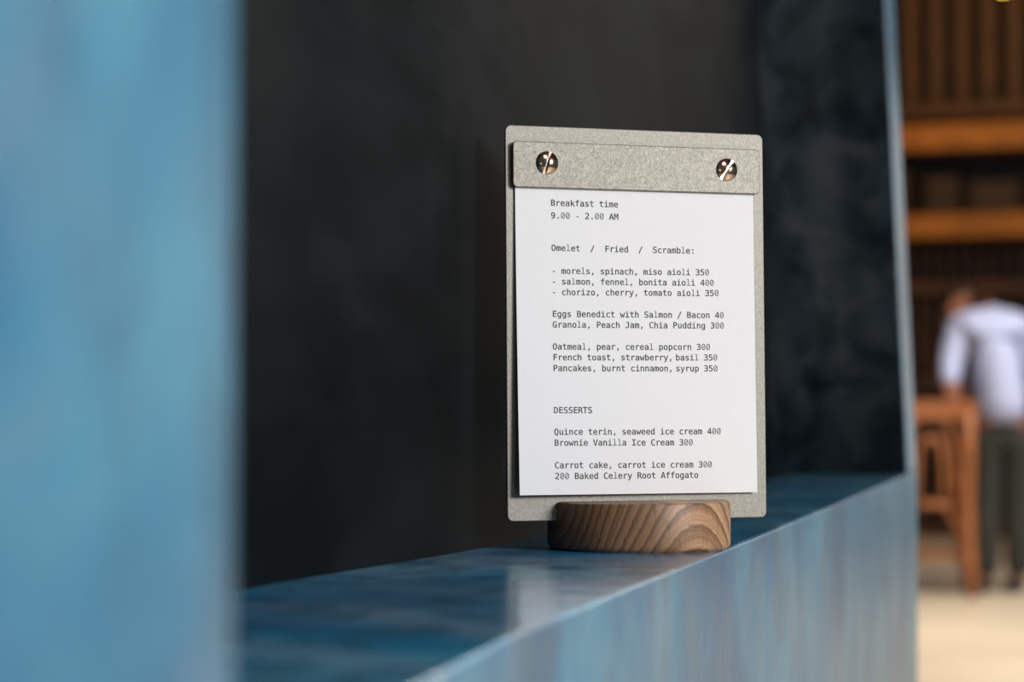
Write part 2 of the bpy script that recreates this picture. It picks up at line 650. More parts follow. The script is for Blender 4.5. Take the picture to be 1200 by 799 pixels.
# letter outlines of a monospaced face, triangulated: (points, faces)
GLYPH = {
',':([[162,35],[162,119],[276,119],[276,30],[202,-113],[123,-113]],[[0,2,1],[0,3,2],[5,3,0],[5,4,3]]),
'-':([[111,154],[111,237],[318,237],[318,154]],[[0,2,1],[0,3,2]]),
'.':([[157,-13],[157,119],[271,119],[271,-13]],[[0,2,1],[0,3,2]]),
'/':([[16,-79],[302,533],[396,533],[110,-79]],[[0,2,1],[0,3,2]]),
'2':([[253,170],[205,120],[136,46],[382,72],[382,-13],[40,-13],[29,69],[105,133],[157,189],[198,234],[224,263],[252,300],[269,328],[277,353],[280,377],[275,411],[259,435],[232,452],[197,457],[167,454],[135,447],[101,432],[44,402],[44,504],[89,522],[125,534],[160,540],[197,542],[269,532],[328,499],[366,447],[378,382],[374,346],[362,310],[340,273],[309,234],[286,206]],[[26,28,27],[25,28,26],[24,28,25],[24,29,28],[23,29,24],[22,21,23],[21,20,23],[20,19,23],[19,29,23],[19,18,29],[18,17,29],[17,30,29],[16,30,17],[15,30,16],[15,31,30],[14,31,15],[14,32,31],[13,32,14],[12,32,13],[12,33,32],[11,33,12],[11,34,33],[10,34,11],[10,35,34],[9,35,10],[9,36,35],[8,36,9],[8,0,36],[7,0,8],[7,1,0],[7,2,1],[6,2,7],[6,4,3],[5,4,6]]),
'3':([[350,311],[317,283],[296,278],[322,270],[359,238],[382,195],[389,143],[376,74],[336,21],[274,-13],[194,-23],[157,-21],[119,-16],[81,-8],[35,6],[35,106],[88,82],[121,71],[154,64],[185,62],[233,69],[266,85],[286,112],[293,150],[286,186],[266,212],[235,229],[190,236],[125,236],[125,320],[190,320],[230,325],[259,338],[275,359],[281,387],[276,418],[260,439],[234,452],[197,457],[166,455],[136,450],[103,442],[50,424],[50,517],[100,530],[136,537],[168,541],[198,542],[269,533],[327,501],[364,453],[377,390],[370,347]],[[46,48,47],[45,48,46],[44,48,45],[44,49,48],[43,49,44],[42,41,43],[41,40,43],[40,39,43],[39,49,43],[39,38,49],[38,37,49],[37,50,49],[36,50,37],[35,50,36],[35,51,50],[34,51,35],[34,52,51],[33,52,34],[32,52,33],[32,0,52],[31,0,32],[31,1,0],[30,1,31],[28,30,29],[28,1,30],[28,2,1],[28,3,2],[28,27,3],[27,4,3],[26,4,27],[25,4,26],[25,5,4],[24,5,25],[24,6,5],[23,6,24],[22,6,23],[22,7,6],[21,7,22],[14,16,15],[21,8,7],[20,8,21],[14,17,16],[14,18,17],[19,8,20],[14,19,18],[14,8,19],[14,9,8],[13,9,14],[12,9,13],[12,10,9],[11,10,12]]),
'4':([[243,194],[249,431],[115,194],[23,194],[237,533],[339,533],[339,194],[408,194],[408,111],[339,137],[339,-13],[243,-13],[243,137],[23,111]],[[3,1,4],[1,5,4],[1,6,5],[3,2,1],[0,6,1],[13,2,3],[13,0,2],[13,6,0],[13,7,6],[13,8,7],[11,9,12],[11,10,9]]),
'5':([[59,239],[59,533],[348,533],[348,448],[149,448],[149,351],[148,351],[164,354],[180,356],[198,357],[274,344],[334,305],[372,245],[385,167],[372,88],[332,27],[268,-10],[188,-23],[146,-22],[109,-18],[75,-11],[37,3],[37,105],[87,80],[117,71],[149,64],[179,62],[227,69],[261,90],[282,122],[289,167],[281,211],[260,243],[226,264],[177,271],[151,270],[126,265],[102,258]],[[0,4,1],[4,2,1],[4,3,2],[0,5,4],[8,10,9],[7,10,8],[6,10,7],[5,10,6],[0,37,5],[37,10,5],[37,36,10],[36,35,10],[35,11,10],[35,34,11],[34,33,11],[33,12,11],[32,12,33],[31,12,32],[31,13,12],[30,13,31],[29,13,30],[29,14,13],[28,14,29],[28,15,14],[21,23,22],[27,15,28],[21,24,23],[21,25,24],[26,15,27],[21,26,25],[21,15,26],[21,16,15],[20,16,21],[19,16,20],[19,17,16],[18,17,19]]),
'9':([[147,269],[171,250],[208,244],[242,251],[268,271],[284,305],[291,352],[284,399],[268,434],[242,454],[208,461],[172,455],[147,435],[132,402],[127,352],[132,302],[129,-18],[103,-10],[69,2],[69,97],[110,76],[132,69],[156,64],[179,62],[233,74],[271,107],[294,165],[307,223],[306,208],[277,183],[242,167],[202,162],[130,175],[75,213],[42,274],[31,353],[43,432],[77,492],[133,530],[206,542],[291,525],[350,471],[383,383],[394,259],[381,141],[341,51],[274,-5],[184,-23],[157,-22]],[[38,40,39],[37,40,38],[37,10,40],[10,41,40],[36,11,37],[11,10,37],[9,41,10],[36,12,11],[8,41,9],[8,42,41],[36,13,12],[7,42,8],[35,13,36],[35,14,13],[6,42,7],[6,43,42],[34,14,35],[34,15,14],[5,43,6],[4,43,5],[34,0,15],[33,0,34],[3,43,4],[33,1,0],[3,27,43],[27,44,43],[3,28,27],[26,44,27],[2,28,3],[33,2,1],[33,28,2],[32,28,33],[32,29,28],[32,30,29],[31,30,32],[25,44,26],[25,45,44],[24,45,25],[18,20,19],[18,21,20],[23,45,24],[23,46,45],[18,22,21],[18,23,22],[18,46,23],[17,46,18],[17,47,46],[16,47,17],[48,47,16]]),
':':([[157,-13],[157,119],[271,119],[271,-13],[157,252],[157,383],[271,383],[271,252]],[[4,6,5],[4,7,6],[0,2,1],[0,3,2]]),
'A':([[272,205],[214,432],[157,205],[-5,-13],[162,533],[267,533],[434,-13],[334,-13],[295,122],[133,122],[96,-13]],[[3,1,4],[1,5,4],[1,6,5],[3,2,1],[0,6,1],[3,9,2],[9,0,2],[9,8,0],[8,6,0],[3,10,9],[7,6,8]]),
'B':([[211,235],[141,235],[141,71],[211,71],[261,76],[290,89],[307,113],[312,150],[306,189],[289,214],[258,229],[209,449],[141,449],[141,318],[209,318],[250,323],[275,335],[289,355],[294,388],[289,417],[276,435],[252,445],[45,-13],[45,533],[213,533],[286,524],[343,495],[379,450],[391,388],[385,341],[365,305],[332,278],[313,278],[338,275],[377,243],[402,198],[409,143],[396,76],[358,26],[296,-4],[213,-13]],[[22,12,23],[12,24,23],[12,25,24],[12,26,25],[12,11,26],[11,21,26],[21,27,26],[22,13,12],[20,27,21],[19,27,20],[19,28,27],[18,28,19],[18,29,28],[17,29,18],[16,29,17],[16,30,29],[15,30,16],[15,31,30],[14,31,15],[22,1,13],[1,14,13],[1,31,14],[1,32,31],[1,33,32],[1,0,33],[0,34,33],[22,2,1],[10,34,0],[9,34,10],[9,35,34],[8,35,9],[7,35,8],[7,36,35],[6,36,7],[6,37,36],[5,37,6],[5,38,37],[4,38,5],[3,38,4],[22,3,2],[22,38,3],[22,39,38],[22,40,39]]),
'C':([[386,114],[387,9],[351,-6],[322,-16],[292,-21],[258,-23],[164,-4],[94,53],[49,142],[35,259],[49,377],[94,466],[164,523],[258,542],[292,540],[322,535],[351,525],[387,510],[386,406],[341,436],[313,449],[287,456],[260,459],[205,447],[167,411],[143,350],[135,259],[143,169],[167,108],[205,72],[260,60],[287,63],[314,70],[340,83]],[[12,14,13],[12,15,14],[12,16,15],[12,17,16],[11,17,12],[11,22,17],[22,21,17],[21,20,17],[20,19,17],[19,18,17],[11,23,22],[11,24,23],[10,24,11],[10,25,24],[9,25,10],[9,26,25],[8,26,9],[8,27,26],[8,28,27],[7,28,8],[7,29,28],[33,1,0],[32,1,33],[6,29,7],[6,30,29],[31,1,32],[30,1,31],[6,1,30],[6,2,1],[5,2,6],[5,3,2],[5,4,3]]),
'D':([[131,71],[151,71],[222,81],[266,111],[289,166],[298,259],[289,354],[266,409],[222,439],[151,449],[131,449],[35,533],[154,533],[262,516],[339,465],[384,380],[398,259],[384,140],[339,54],[262,4],[154,-13],[35,-13]],[[21,10,11],[10,12,11],[10,13,12],[10,9,13],[9,14,13],[21,0,10],[8,14,9],[8,15,14],[7,15,8],[6,15,7],[6,16,15],[5,16,6],[4,16,5],[4,17,16],[3,17,4],[3,18,17],[2,18,3],[1,18,2],[1,19,18],[21,1,0],[21,19,1],[21,20,19]]),
'E':([[56,-13],[56,533],[390,533],[390,448],[152,448],[152,320],[380,320],[380,235],[152,235],[152,72],[397,72],[397,-13]],[[0,4,1],[4,2,1],[4,3,2],[0,5,4],[0,8,5],[8,6,5],[8,7,6],[0,9,8],[0,10,9],[0,11,10]]),
'F':([[68,-13],[68,533],[400,533],[400,448],[165,448],[165,320],[378,320],[378,235],[165,235],[165,-13]],[[0,4,1],[4,2,1],[4,3,2],[0,5,4],[0,8,5],[8,6,5],[8,7,6],[0,9,8]]),
'G':([[397,280],[397,37],[361,9],[326,-9],[286,-20],[243,-23],[151,-4],[81,53],[36,142],[23,259],[36,377],[81,466],[152,523],[245,542],[280,540],[313,532],[344,520],[380,500],[378,397],[331,432],[304,447],[275,456],[247,459],[192,447],[154,412],[131,350],[122,259],[130,168],[153,106],[190,72],[245,60],[264,61],[281,64],[296,71],[304,76],[304,196],[229,196],[229,280]],[[12,14,13],[12,15,14],[12,16,15],[11,16,12],[11,17,16],[11,22,17],[22,21,17],[21,20,17],[20,19,17],[19,18,17],[11,23,22],[11,24,23],[10,24,11],[10,25,24],[9,25,10],[9,26,25],[36,0,37],[36,35,0],[35,1,0],[8,26,9],[8,27,26],[34,1,35],[8,28,27],[7,28,8],[7,29,28],[33,1,34],[6,29,7],[6,30,29],[32,1,33],[31,1,32],[30,1,31],[6,1,30],[6,2,1],[6,3,2],[5,3,6],[5,4,3]]),
'I':([[57,448],[57,533],[372,533],[372,448],[263,474],[263,72],[372,72],[372,-13],[57,-13],[57,72],[166,72],[166,474]],[[0,2,1],[0,3,2],[10,4,11],[10,5,4],[8,10,9],[8,5,10],[8,6,5],[8,7,6]]),
'J':([[104,-15],[69,-5],[25,12],[26,126],[77,90],[108,73],[141,64],[173,60],[211,65],[232,81],[245,113],[250,171],[250,448],[117,448],[117,533],[346,533],[346,169],[337,82],[306,22],[252,-13],[173,-23],[138,-21]],[[13,15,14],[13,12,15],[12,16,15],[11,16,12],[10,16,11],[10,17,16],[9,17,10],[2,4,3],[9,18,17],[2,5,4],[8,18,9],[2,6,5],[7,18,8],[2,7,6],[2,18,7],[2,19,18],[1,19,2],[0,19,1],[0,20,19],[21,20,0]]),
'M':([[17,-13],[17,533],[133,533],[214,281],[295,533],[412,533],[412,-13],[321,-13],[330,433],[250,172],[179,172],[99,433],[108,-13]],[[0,11,1],[11,2,1],[11,3,2],[3,8,4],[8,5,4],[8,6,5],[0,12,11],[10,3,11],[3,9,8],[7,6,8],[10,9,3]]),
'O':([[280,102],[296,163],[302,259],[296,356],[280,417],[254,448],[214,459],[176,448],[150,417],[133,356],[127,259],[133,163],[150,102],[176,71],[214,60],[254,71],[357,469],[391,381],[402,259],[391,138],[357,49],[297,-5],[214,-23],[132,-5],[73,48],[38,137],[28,259],[38,381],[73,469],[132,525],[214,542],[297,525]],[[29,31,30],[28,31,29],[28,6,31],[6,16,31],[28,7,6],[5,16,6],[27,7,28],[5,17,16],[27,8,7],[4,17,5],[27,9,8],[3,17,4],[26,9,27],[3,18,17],[26,10,9],[2,18,3],[25,10,26],[25,11,10],[1,18,2],[1,19,18],[25,12,11],[0,19,1],[0,20,19],[24,12,25],[24,13,12],[15,20,0],[24,14,13],[14,20,15],[14,21,20],[23,14,24],[23,21,14],[23,22,21]]),
'P':([[219,449],[152,449],[152,280],[219,280],[260,286],[287,302],[305,328],[311,365],[305,401],[288,426],[260,443],[56,-13],[56,533],[221,533],[301,523],[361,490],[398,437],[410,365],[398,292],[362,238],[301,206],[221,196],[152,196],[152,-13]],[[11,1,12],[1,13,12],[1,14,13],[1,15,14],[1,0,15],[0,10,15],[10,16,15],[11,2,1],[9,16,10],[8,16,9],[8,17,16],[7,17,8],[6,17,7],[6,18,17],[5,18,6],[5,19,18],[4,19,5],[3,19,4],[11,22,2],[22,3,2],[22,19,3],[22,20,19],[22,21,20],[11,23,22]]),
'Q':([[308,-111],[222,-22],[227,-22],[223,-23],[217,-10],[213,-23],[132,-5],[73,49],[38,138],[28,259],[38,381],[73,469],[132,525],[214,542],[297,525],[357,469],[391,381],[402,259],[396,165],[377,90],[345,32],[312,6],[383,-61],[280,102],[296,163],[302,259],[296,356],[280,417],[254,448],[214,459],[176,448],[150,417],[133,356],[127,259],[133,163],[150,102],[176,71],[214,60],[254,71]],[[12,14,13],[11,14,12],[11,29,14],[29,15,14],[11,30,29],[28,15,29],[10,30,11],[28,16,15],[10,31,30],[27,16,28],[10,32,31],[26,16,27],[9,32,10],[26,17,16],[9,33,32],[25,17,26],[25,18,17],[8,33,9],[8,34,33],[24,18,25],[24,19,18],[8,35,34],[23,19,24],[7,35,8],[7,36,35],[38,19,23],[38,20,19],[7,37,36],[37,20,38],[6,37,7],[6,20,37],[6,21,20],[6,1,21],[1,22,21],[5,2,6],[2,1,6],[0,22,1],[5,3,2]]),
'R':([[353,276],[316,247],[291,244],[296,246],[320,228],[343,197],[371,148],[450,-13],[346,-13],[280,125],[255,170],[236,194],[215,203],[187,207],[133,207],[133,-13],[37,-13],[37,533],[196,533],[274,523],[335,491],[372,439],[385,369],[377,319],[194,449],[133,449],[133,291],[196,291],[237,296],[264,310],[279,334],[284,369],[279,404],[262,428],[235,443]],[[16,25,17],[25,18,17],[25,19,18],[25,20,19],[25,24,20],[24,34,20],[34,21,20],[16,26,25],[33,21,34],[32,21,33],[32,22,21],[31,22,32],[31,23,22],[30,23,31],[29,23,30],[29,0,23],[28,0,29],[28,1,0],[27,1,28],[16,14,26],[14,27,26],[14,1,27],[14,2,1],[14,3,2],[14,13,3],[13,4,3],[16,15,14],[12,4,13],[12,5,4],[11,5,12],[10,5,11],[10,6,5],[9,6,10],[9,7,6],[8,7,9]]),
'S':([[286,535],[321,527],[365,511],[365,409],[314,437],[284,450],[254,457],[223,459],[183,453],[153,439],[135,416],[129,386],[132,361],[144,344],[167,329],[208,317],[246,307],[312,285],[359,251],[387,202],[395,142],[383,72],[345,19],[284,-13],[203,-23],[165,-21],[126,-15],[88,-4],[42,12],[42,118],[100,86],[135,71],[169,63],[203,60],[246,66],[278,81],[296,104],[302,138],[298,168],[285,188],[261,203],[221,216],[183,224],[118,246],[71,278],[45,321],[35,376],[48,443],[86,497],[146,532],[219,542],[251,541]],[[49,51,50],[49,0,51],[49,1,0],[48,1,49],[48,2,1],[48,6,2],[6,5,2],[5,4,2],[4,3,2],[47,8,48],[8,7,48],[7,6,48],[47,9,8],[47,10,9],[46,10,47],[46,11,10],[46,12,11],[45,12,46],[45,13,12],[45,14,13],[44,14,45],[44,15,14],[44,16,15],[44,17,16],[43,17,44],[43,18,17],[42,18,43],[42,19,18],[41,19,42],[40,19,41],[39,19,40],[39,20,19],[38,20,39],[37,20,38],[37,21,20],[36,21,37],[35,21,36],[28,30,29],[35,22,21],[28,31,30],[34,22,35],[28,32,31],[33,22,34],[28,33,32],[28,22,33],[28,23,22],[27,23,28],[26,23,27],[26,24,23],[25,24,26]]),
'T':([[3,448],[3,533],[426,533],[426,448],[263,474],[263,-13],[167,-13],[167,474]],[[0,2,1],[0,3,2],[6,4,7],[6,5,4]]),
'V':([[103,533],[214,85],[327,533],[426,533],[267,-13],[162,-13],[3,533]],[[5,0,6],[5,1,0],[1,3,2],[1,4,3],[5,4,1]]),
'a':([[291,183],[244,196],[224,183],[177,178],[147,165],[129,146],[123,118],[128,91],[141,73],[161,61],[190,57],[233,65],[264,89],[283,128],[291,183],[376,302],[380,268],[382,222],[382,-13],[291,-13],[296,33],[290,19],[259,-6],[221,-19],[177,-23],[118,-14],[73,13],[43,58],[33,114],[45,177],[82,222],[140,251],[217,259],[291,259],[291,255],[286,292],[272,314],[246,327],[206,332],[175,330],[144,323],[112,312],[62,287],[62,381],[106,396],[140,406],[174,411],[206,412],[253,409],[294,397],[328,377],[354,350],[368,328]],[[46,48,47],[45,48,46],[45,49,48],[44,49,45],[44,50,49],[43,50,44],[42,41,43],[41,40,43],[40,39,43],[39,50,43],[39,38,50],[38,51,50],[37,51,38],[37,52,51],[36,52,37],[35,52,36],[35,15,52],[35,16,15],[34,16,35],[34,17,16],[33,17,34],[31,33,32],[31,17,33],[30,17,31],[30,0,17],[0,18,17],[29,3,30],[3,2,30],[2,0,30],[14,18,0],[29,4,3],[13,18,14],[29,5,4],[28,5,29],[28,6,5],[12,20,13],[20,18,13],[28,7,6],[27,7,28],[27,8,7],[11,20,12],[27,9,8],[26,9,27],[11,21,20],[19,18,20],[10,21,11],[26,10,9],[26,21,10],[26,22,21],[25,22,26],[25,23,22],[24,23,25]]),
'b':([[285,89],[301,132],[307,195],[301,257],[285,300],[260,324],[226,332],[191,324],[166,300],[150,257],[144,195],[150,133],[166,90],[192,66],[226,57],[261,66],[144,555],[139,365],[140,374],[167,395],[200,409],[237,412],[305,398],[358,353],[390,285],[400,196],[390,106],[358,37],[305,-8],[236,-23],[200,-19],[168,-6],[141,15],[139,24],[144,-13],[54,-13],[54,555]],[[35,16,36],[35,17,16],[20,22,21],[19,22,20],[19,23,22],[18,23,19],[17,6,18],[6,23,18],[6,5,23],[5,24,23],[17,7,6],[35,9,17],[9,8,17],[8,7,17],[4,24,5],[3,24,4],[3,25,24],[2,25,3],[35,10,9],[2,26,25],[35,11,10],[1,26,2],[35,12,11],[0,26,1],[0,27,26],[35,33,12],[33,13,12],[15,27,0],[33,14,13],[14,27,15],[35,34,33],[32,14,33],[14,28,27],[32,28,14],[31,28,32],[30,28,31],[30,29,28]]),
'c':([[380,109],[382,12],[348,-5],[319,-16],[291,-21],[259,-23],[175,-9],[109,35],[69,105],[55,195],[69,284],[109,354],[175,398],[259,412],[290,411],[318,405],[347,395],[382,377],[380,279],[337,311],[313,323],[289,330],[261,332],[212,323],[178,297],[157,255],[148,195],[157,135],[178,92],[212,66],[261,57],[290,60],[315,67],[339,79]],[[12,14,13],[12,15,14],[12,16,15],[11,16,12],[11,17,16],[11,22,17],[22,21,17],[21,20,17],[20,19,17],[19,18,17],[10,23,11],[23,22,11],[10,24,23],[10,25,24],[9,25,10],[9,26,25],[8,26,9],[8,27,26],[8,28,27],[7,28,8],[33,1,0],[7,29,28],[32,1,33],[31,1,32],[7,30,29],[30,1,31],[7,1,30],[6,1,7],[6,2,1],[6,3,2],[5,3,6],[5,4,3]]),
'd':([[263,395],[290,375],[291,365],[286,555],[376,555],[376,-13],[286,-13],[291,24],[289,15],[262,-6],[230,-19],[194,-23],[125,-8],[72,37],[40,106],[30,196],[40,285],[73,353],[126,398],[194,412],[231,409],[145,300],[129,257],[123,195],[129,132],[145,89],[169,66],[204,57],[238,66],[264,90],[280,133],[286,195],[280,257],[264,300],[239,324],[204,332],[170,324]],[[2,4,3],[2,5,4],[18,20,19],[18,0,20],[17,0,18],[17,1,0],[17,35,1],[35,2,1],[16,36,17],[36,35,17],[34,2,35],[34,33,2],[33,32,2],[32,5,2],[16,21,36],[16,22,21],[15,22,16],[15,23,22],[31,5,32],[14,23,15],[14,24,23],[30,5,31],[29,5,30],[14,25,24],[13,25,14],[28,7,29],[7,5,29],[13,26,25],[27,7,28],[13,27,26],[27,8,7],[6,5,7],[12,27,13],[12,8,27],[12,9,8],[12,10,9],[11,10,12]]),
'e':([[354,358],[389,293],[400,212],[400,167],[123,167],[123,179],[131,125],[153,88],[188,65],[237,57],[266,60],[297,67],[330,78],[385,105],[385,11],[340,-5],[305,-16],[269,-21],[235,-23],[150,-8],[84,35],[44,105],[30,195],[42,283],[83,353],[146,397],[227,412],[298,399],[129,242],[308,243],[303,275],[286,307],[261,326],[224,332],[187,325],[157,305],[136,273]],[[25,27,26],[25,0,27],[24,0,25],[24,33,0],[33,32,0],[32,1,0],[24,34,33],[23,34,24],[31,1,32],[23,35,34],[30,1,31],[23,36,35],[30,2,1],[29,2,30],[22,36,23],[22,28,36],[28,2,29],[22,2,28],[22,3,2],[21,4,22],[4,3,22],[21,5,4],[21,6,5],[21,7,6],[20,7,21],[12,14,13],[20,8,7],[11,14,12],[10,14,11],[20,9,8],[9,14,10],[19,9,20],[19,14,9],[19,15,14],[19,16,15],[18,16,19],[18,17,16]]),
'f':([[292,555],[383,555],[383,476],[298,476],[272,472],[259,465],[252,451],[249,423],[249,403],[383,403],[383,327],[249,353],[249,-13],[159,-13],[159,353],[55,327],[55,403],[159,403],[159,418],[166,477],[191,520],[235,546]],[[21,1,0],[21,2,1],[20,2,21],[19,4,20],[4,3,20],[3,2,20],[19,5,4],[19,6,5],[18,6,19],[18,7,6],[18,8,7],[17,8,18],[15,17,16],[15,8,17],[15,9,8],[15,10,9],[13,11,14],[13,12,11]]),
'g':([[264,95],[280,138],[286,198],[280,259],[264,301],[240,324],[207,332],[171,324],[146,301],[130,259],[123,198],[130,138],[146,96],[172,72],[208,63],[240,72],[376,402],[376,24],[365,-56],[331,-117],[275,-154],[201,-166],[171,-165],[142,-161],[112,-155],[73,-144],[73,-51],[123,-73],[151,-81],[177,-87],[199,-89],[239,-83],[265,-65],[280,-33],[286,17],[286,18],[292,37],[291,24],[264,2],[231,-12],[192,-16],[125,-1],[73,44],[40,112],[30,198],[40,285],[73,353],[125,398],[192,412],[230,409],[263,395],[290,374],[291,363],[286,402]],[[47,49,48],[47,50,49],[52,16,53],[52,17,16],[46,50,47],[46,51,50],[46,6,51],[6,52,51],[46,7,6],[5,52,6],[45,7,46],[5,4,52],[4,3,52],[3,17,52],[45,8,7],[45,9,8],[44,9,45],[2,17,3],[44,10,9],[43,10,44],[43,11,10],[1,17,2],[0,17,1],[43,12,11],[42,12,43],[15,36,0],[36,17,0],[42,13,12],[15,37,36],[35,17,36],[14,37,15],[42,14,13],[41,14,42],[41,37,14],[41,38,37],[35,18,17],[34,18,35],[33,18,34],[41,39,38],[40,39,41],[32,18,33],[32,19,18],[25,27,26],[31,19,32],[25,28,27],[25,29,28],[30,19,31],[25,30,29],[25,19,30],[25,20,19],[24,20,25],[24,21,20],[23,21,24],[22,21,23]]),
'h':([[348,368],[372,314],[379,243],[379,-13],[289,-13],[289,241],[284,284],[272,311],[254,325],[225,331],[192,324],[167,304],[151,269],[145,219],[145,-13],[55,-13],[55,555],[145,555],[140,357],[142,370],[171,393],[207,408],[248,412],[306,402]],[[15,17,16],[15,18,17],[21,23,22],[20,23,21],[20,0,23],[19,0,20],[18,0,19],[18,9,0],[9,8,0],[8,1,0],[18,10,9],[7,1,8],[18,11,10],[15,12,18],[12,11,18],[6,1,7],[6,2,1],[5,2,6],[15,13,12],[5,3,2],[4,3,5],[15,14,13]]),
'i':([[176,448],[176,555],[266,555],[266,448],[76,327],[76,403],[266,403],[266,63],[393,63],[393,-13],[49,-13],[49,63],[176,63],[176,327]],[[4,6,5],[4,13,6],[13,7,6],[12,7,13],[10,12,11],[10,7,12],[10,8,7],[10,9,8],[0,2,1],[0,3,2]]),
'k':([[69,-13],[69,555],[161,555],[158,252],[312,403],[419,400],[258,241],[442,-12],[333,-13],[194,181],[161,150],[161,-13]],[[0,2,1],[0,3,2],[3,5,4],[3,6,5],[3,9,6],[9,7,6],[0,10,3],[10,9,3],[8,7,9],[0,11,10]]),
'm':([[215,398],[235,380],[236,376],[239,380],[258,398],[283,409],[311,412],[357,402],[388,370],[403,313],[408,226],[408,-13],[324,-13],[324,223],[321,288],[315,320],[307,329],[294,333],[277,328],[268,318],[261,286],[258,223],[258,-13],[174,-13],[174,223],[171,289],[165,320],[156,329],[141,333],[127,329],[118,318],[112,286],[109,223],[109,-13],[25,-13],[25,403],[109,403],[104,382],[99,384],[118,399],[139,410],[164,412],[192,409]],[[5,7,6],[40,42,41],[39,42,40],[4,7,5],[39,0,42],[4,8,7],[34,36,35],[34,37,36],[38,0,39],[3,8,4],[38,1,0],[37,1,38],[2,8,3],[37,2,1],[2,17,8],[17,16,8],[16,9,8],[34,30,37],[30,29,37],[29,28,37],[28,2,37],[28,17,2],[27,17,28],[27,18,17],[26,18,27],[15,9,16],[26,19,18],[25,19,26],[14,9,15],[34,31,30],[25,20,19],[14,10,9],[24,20,25],[13,10,14],[34,32,31],[24,21,20],[13,11,10],[12,11,13],[34,33,32],[23,21,24],[23,22,21]]),
'n':([[348,368],[372,314],[379,243],[379,-13],[289,-13],[289,241],[284,284],[272,311],[254,325],[225,331],[192,324],[167,304],[151,269],[145,219],[145,-13],[55,-13],[55,403],[145,403],[140,357],[142,370],[171,393],[207,408],[248,412],[306,402]],[[21,23,22],[20,23,21],[15,17,16],[15,18,17],[20,0,23],[19,0,20],[18,0,19],[18,9,0],[9,8,0],[8,1,0],[18,10,9],[7,1,8],[18,11,10],[15,12,18],[12,11,18],[6,1,7],[6,2,1],[5,2,6],[15,13,12],[5,3,2],[4,3,5],[15,14,13]]),
'o':([[278,300],[252,324],[214,332],[178,324],[152,299],[135,257],[129,195],[135,132],[152,90],[178,66],[214,57],[252,66],[278,90],[294,132],[301,195],[294,257],[81,356],[138,398],[214,412],[291,398],[349,356],[384,286],[395,195],[384,103],[349,33],[291,-9],[214,-23],[138,-9],[81,33],[45,103],[35,195],[45,286]],[[17,19,18],[17,20,19],[16,20,17],[31,3,16],[3,2,16],[2,20,16],[2,1,20],[1,21,20],[31,4,3],[0,21,1],[31,5,4],[15,21,0],[15,22,21],[30,5,31],[30,6,5],[14,22,15],[29,6,30],[29,7,6],[13,22,14],[13,23,22],[29,8,7],[12,23,13],[12,24,23],[28,8,29],[28,9,8],[11,24,12],[10,24,11],[28,10,9],[28,24,10],[27,24,28],[27,25,24],[26,25,27]]),
'p':([[166,-6],[140,15],[139,24],[144,-161],[53,-161],[53,403],[144,403],[139,365],[140,375],[167,395],[199,409],[236,412],[304,398],[357,353],[389,284],[399,193],[389,104],[356,36],[304,-9],[236,-23],[198,-19],[284,89],[300,132],[306,195],[300,257],[284,300],[259,324],[225,332],[191,324],[166,300],[150,257],[144,195],[150,133],[166,90],[191,66],[225,57],[260,66]],[[10,12,11],[9,12,10],[4,6,5],[4,7,6],[9,13,12],[8,13,9],[7,27,8],[27,13,8],[7,28,27],[26,13,27],[26,14,13],[4,30,7],[30,29,7],[29,28,7],[25,14,26],[24,14,25],[24,15,14],[23,15,24],[4,31,30],[4,32,31],[22,15,23],[22,16,15],[4,2,32],[2,33,32],[21,16,22],[21,17,16],[2,34,33],[36,17,21],[2,35,34],[35,17,36],[4,3,2],[1,35,2],[1,17,35],[1,18,17],[0,18,1],[20,18,0],[20,19,18]]),
'r':([[415,382],[415,287],[375,312],[356,321],[336,325],[315,327],[266,319],[232,294],[211,253],[203,193],[203,-13],[113,-13],[113,403],[203,403],[197,339],[201,358],[233,388],[272,407],[319,412],[343,411],[367,406],[388,398]],[[17,19,18],[17,20,19],[16,20,17],[16,21,20],[11,13,12],[11,14,13],[16,0,21],[15,0,16],[15,4,0],[4,3,0],[3,2,0],[2,1,0],[14,6,15],[6,5,15],[5,4,15],[14,7,6],[11,8,14],[8,7,14],[11,9,8],[11,10,9]]),
's':([[285,407],[315,398],[352,385],[352,293],[306,316],[279,325],[253,331],[227,333],[192,329],[170,321],[158,308],[153,289],[156,271],[164,260],[188,249],[239,238],[265,233],[310,218],[344,193],[377,161],[372,113],[360,55],[326,12],[272,-15],[204,-23],[173,-22],[140,-17],[107,-9],[61,4],[61,100],[114,76],[146,66],[177,59],[205,57],[239,61],[263,72],[276,87],[280,107],[264,137],[204,196],[198,146],[179,163],[128,179],[91,204],[70,238],[63,282],[73,337],[106,379],[156,405],[221,412],[254,411]],[[48,50,49],[48,0,50],[48,1,0],[47,1,48],[47,2,1],[47,6,2],[6,5,2],[5,4,2],[4,3,2],[46,8,47],[8,7,47],[7,6,47],[46,9,8],[45,9,46],[45,10,9],[45,11,10],[45,12,11],[44,12,45],[44,13,12],[44,14,13],[43,14,44],[43,15,14],[43,16,15],[43,17,16],[42,17,43],[42,18,17],[41,18,42],[41,19,18],[40,19,41],[40,19,39],[38,19,39],[38,20,19],[37,20,38],[37,21,20],[36,21,37],[35,21,36],[28,30,29],[28,31,30],[35,22,21],[34,22,35],[28,32,31],[33,22,34],[28,33,32],[28,22,33],[28,23,22],[27,23,28],[26,23,27],[26,24,23],[25,24,26]]),
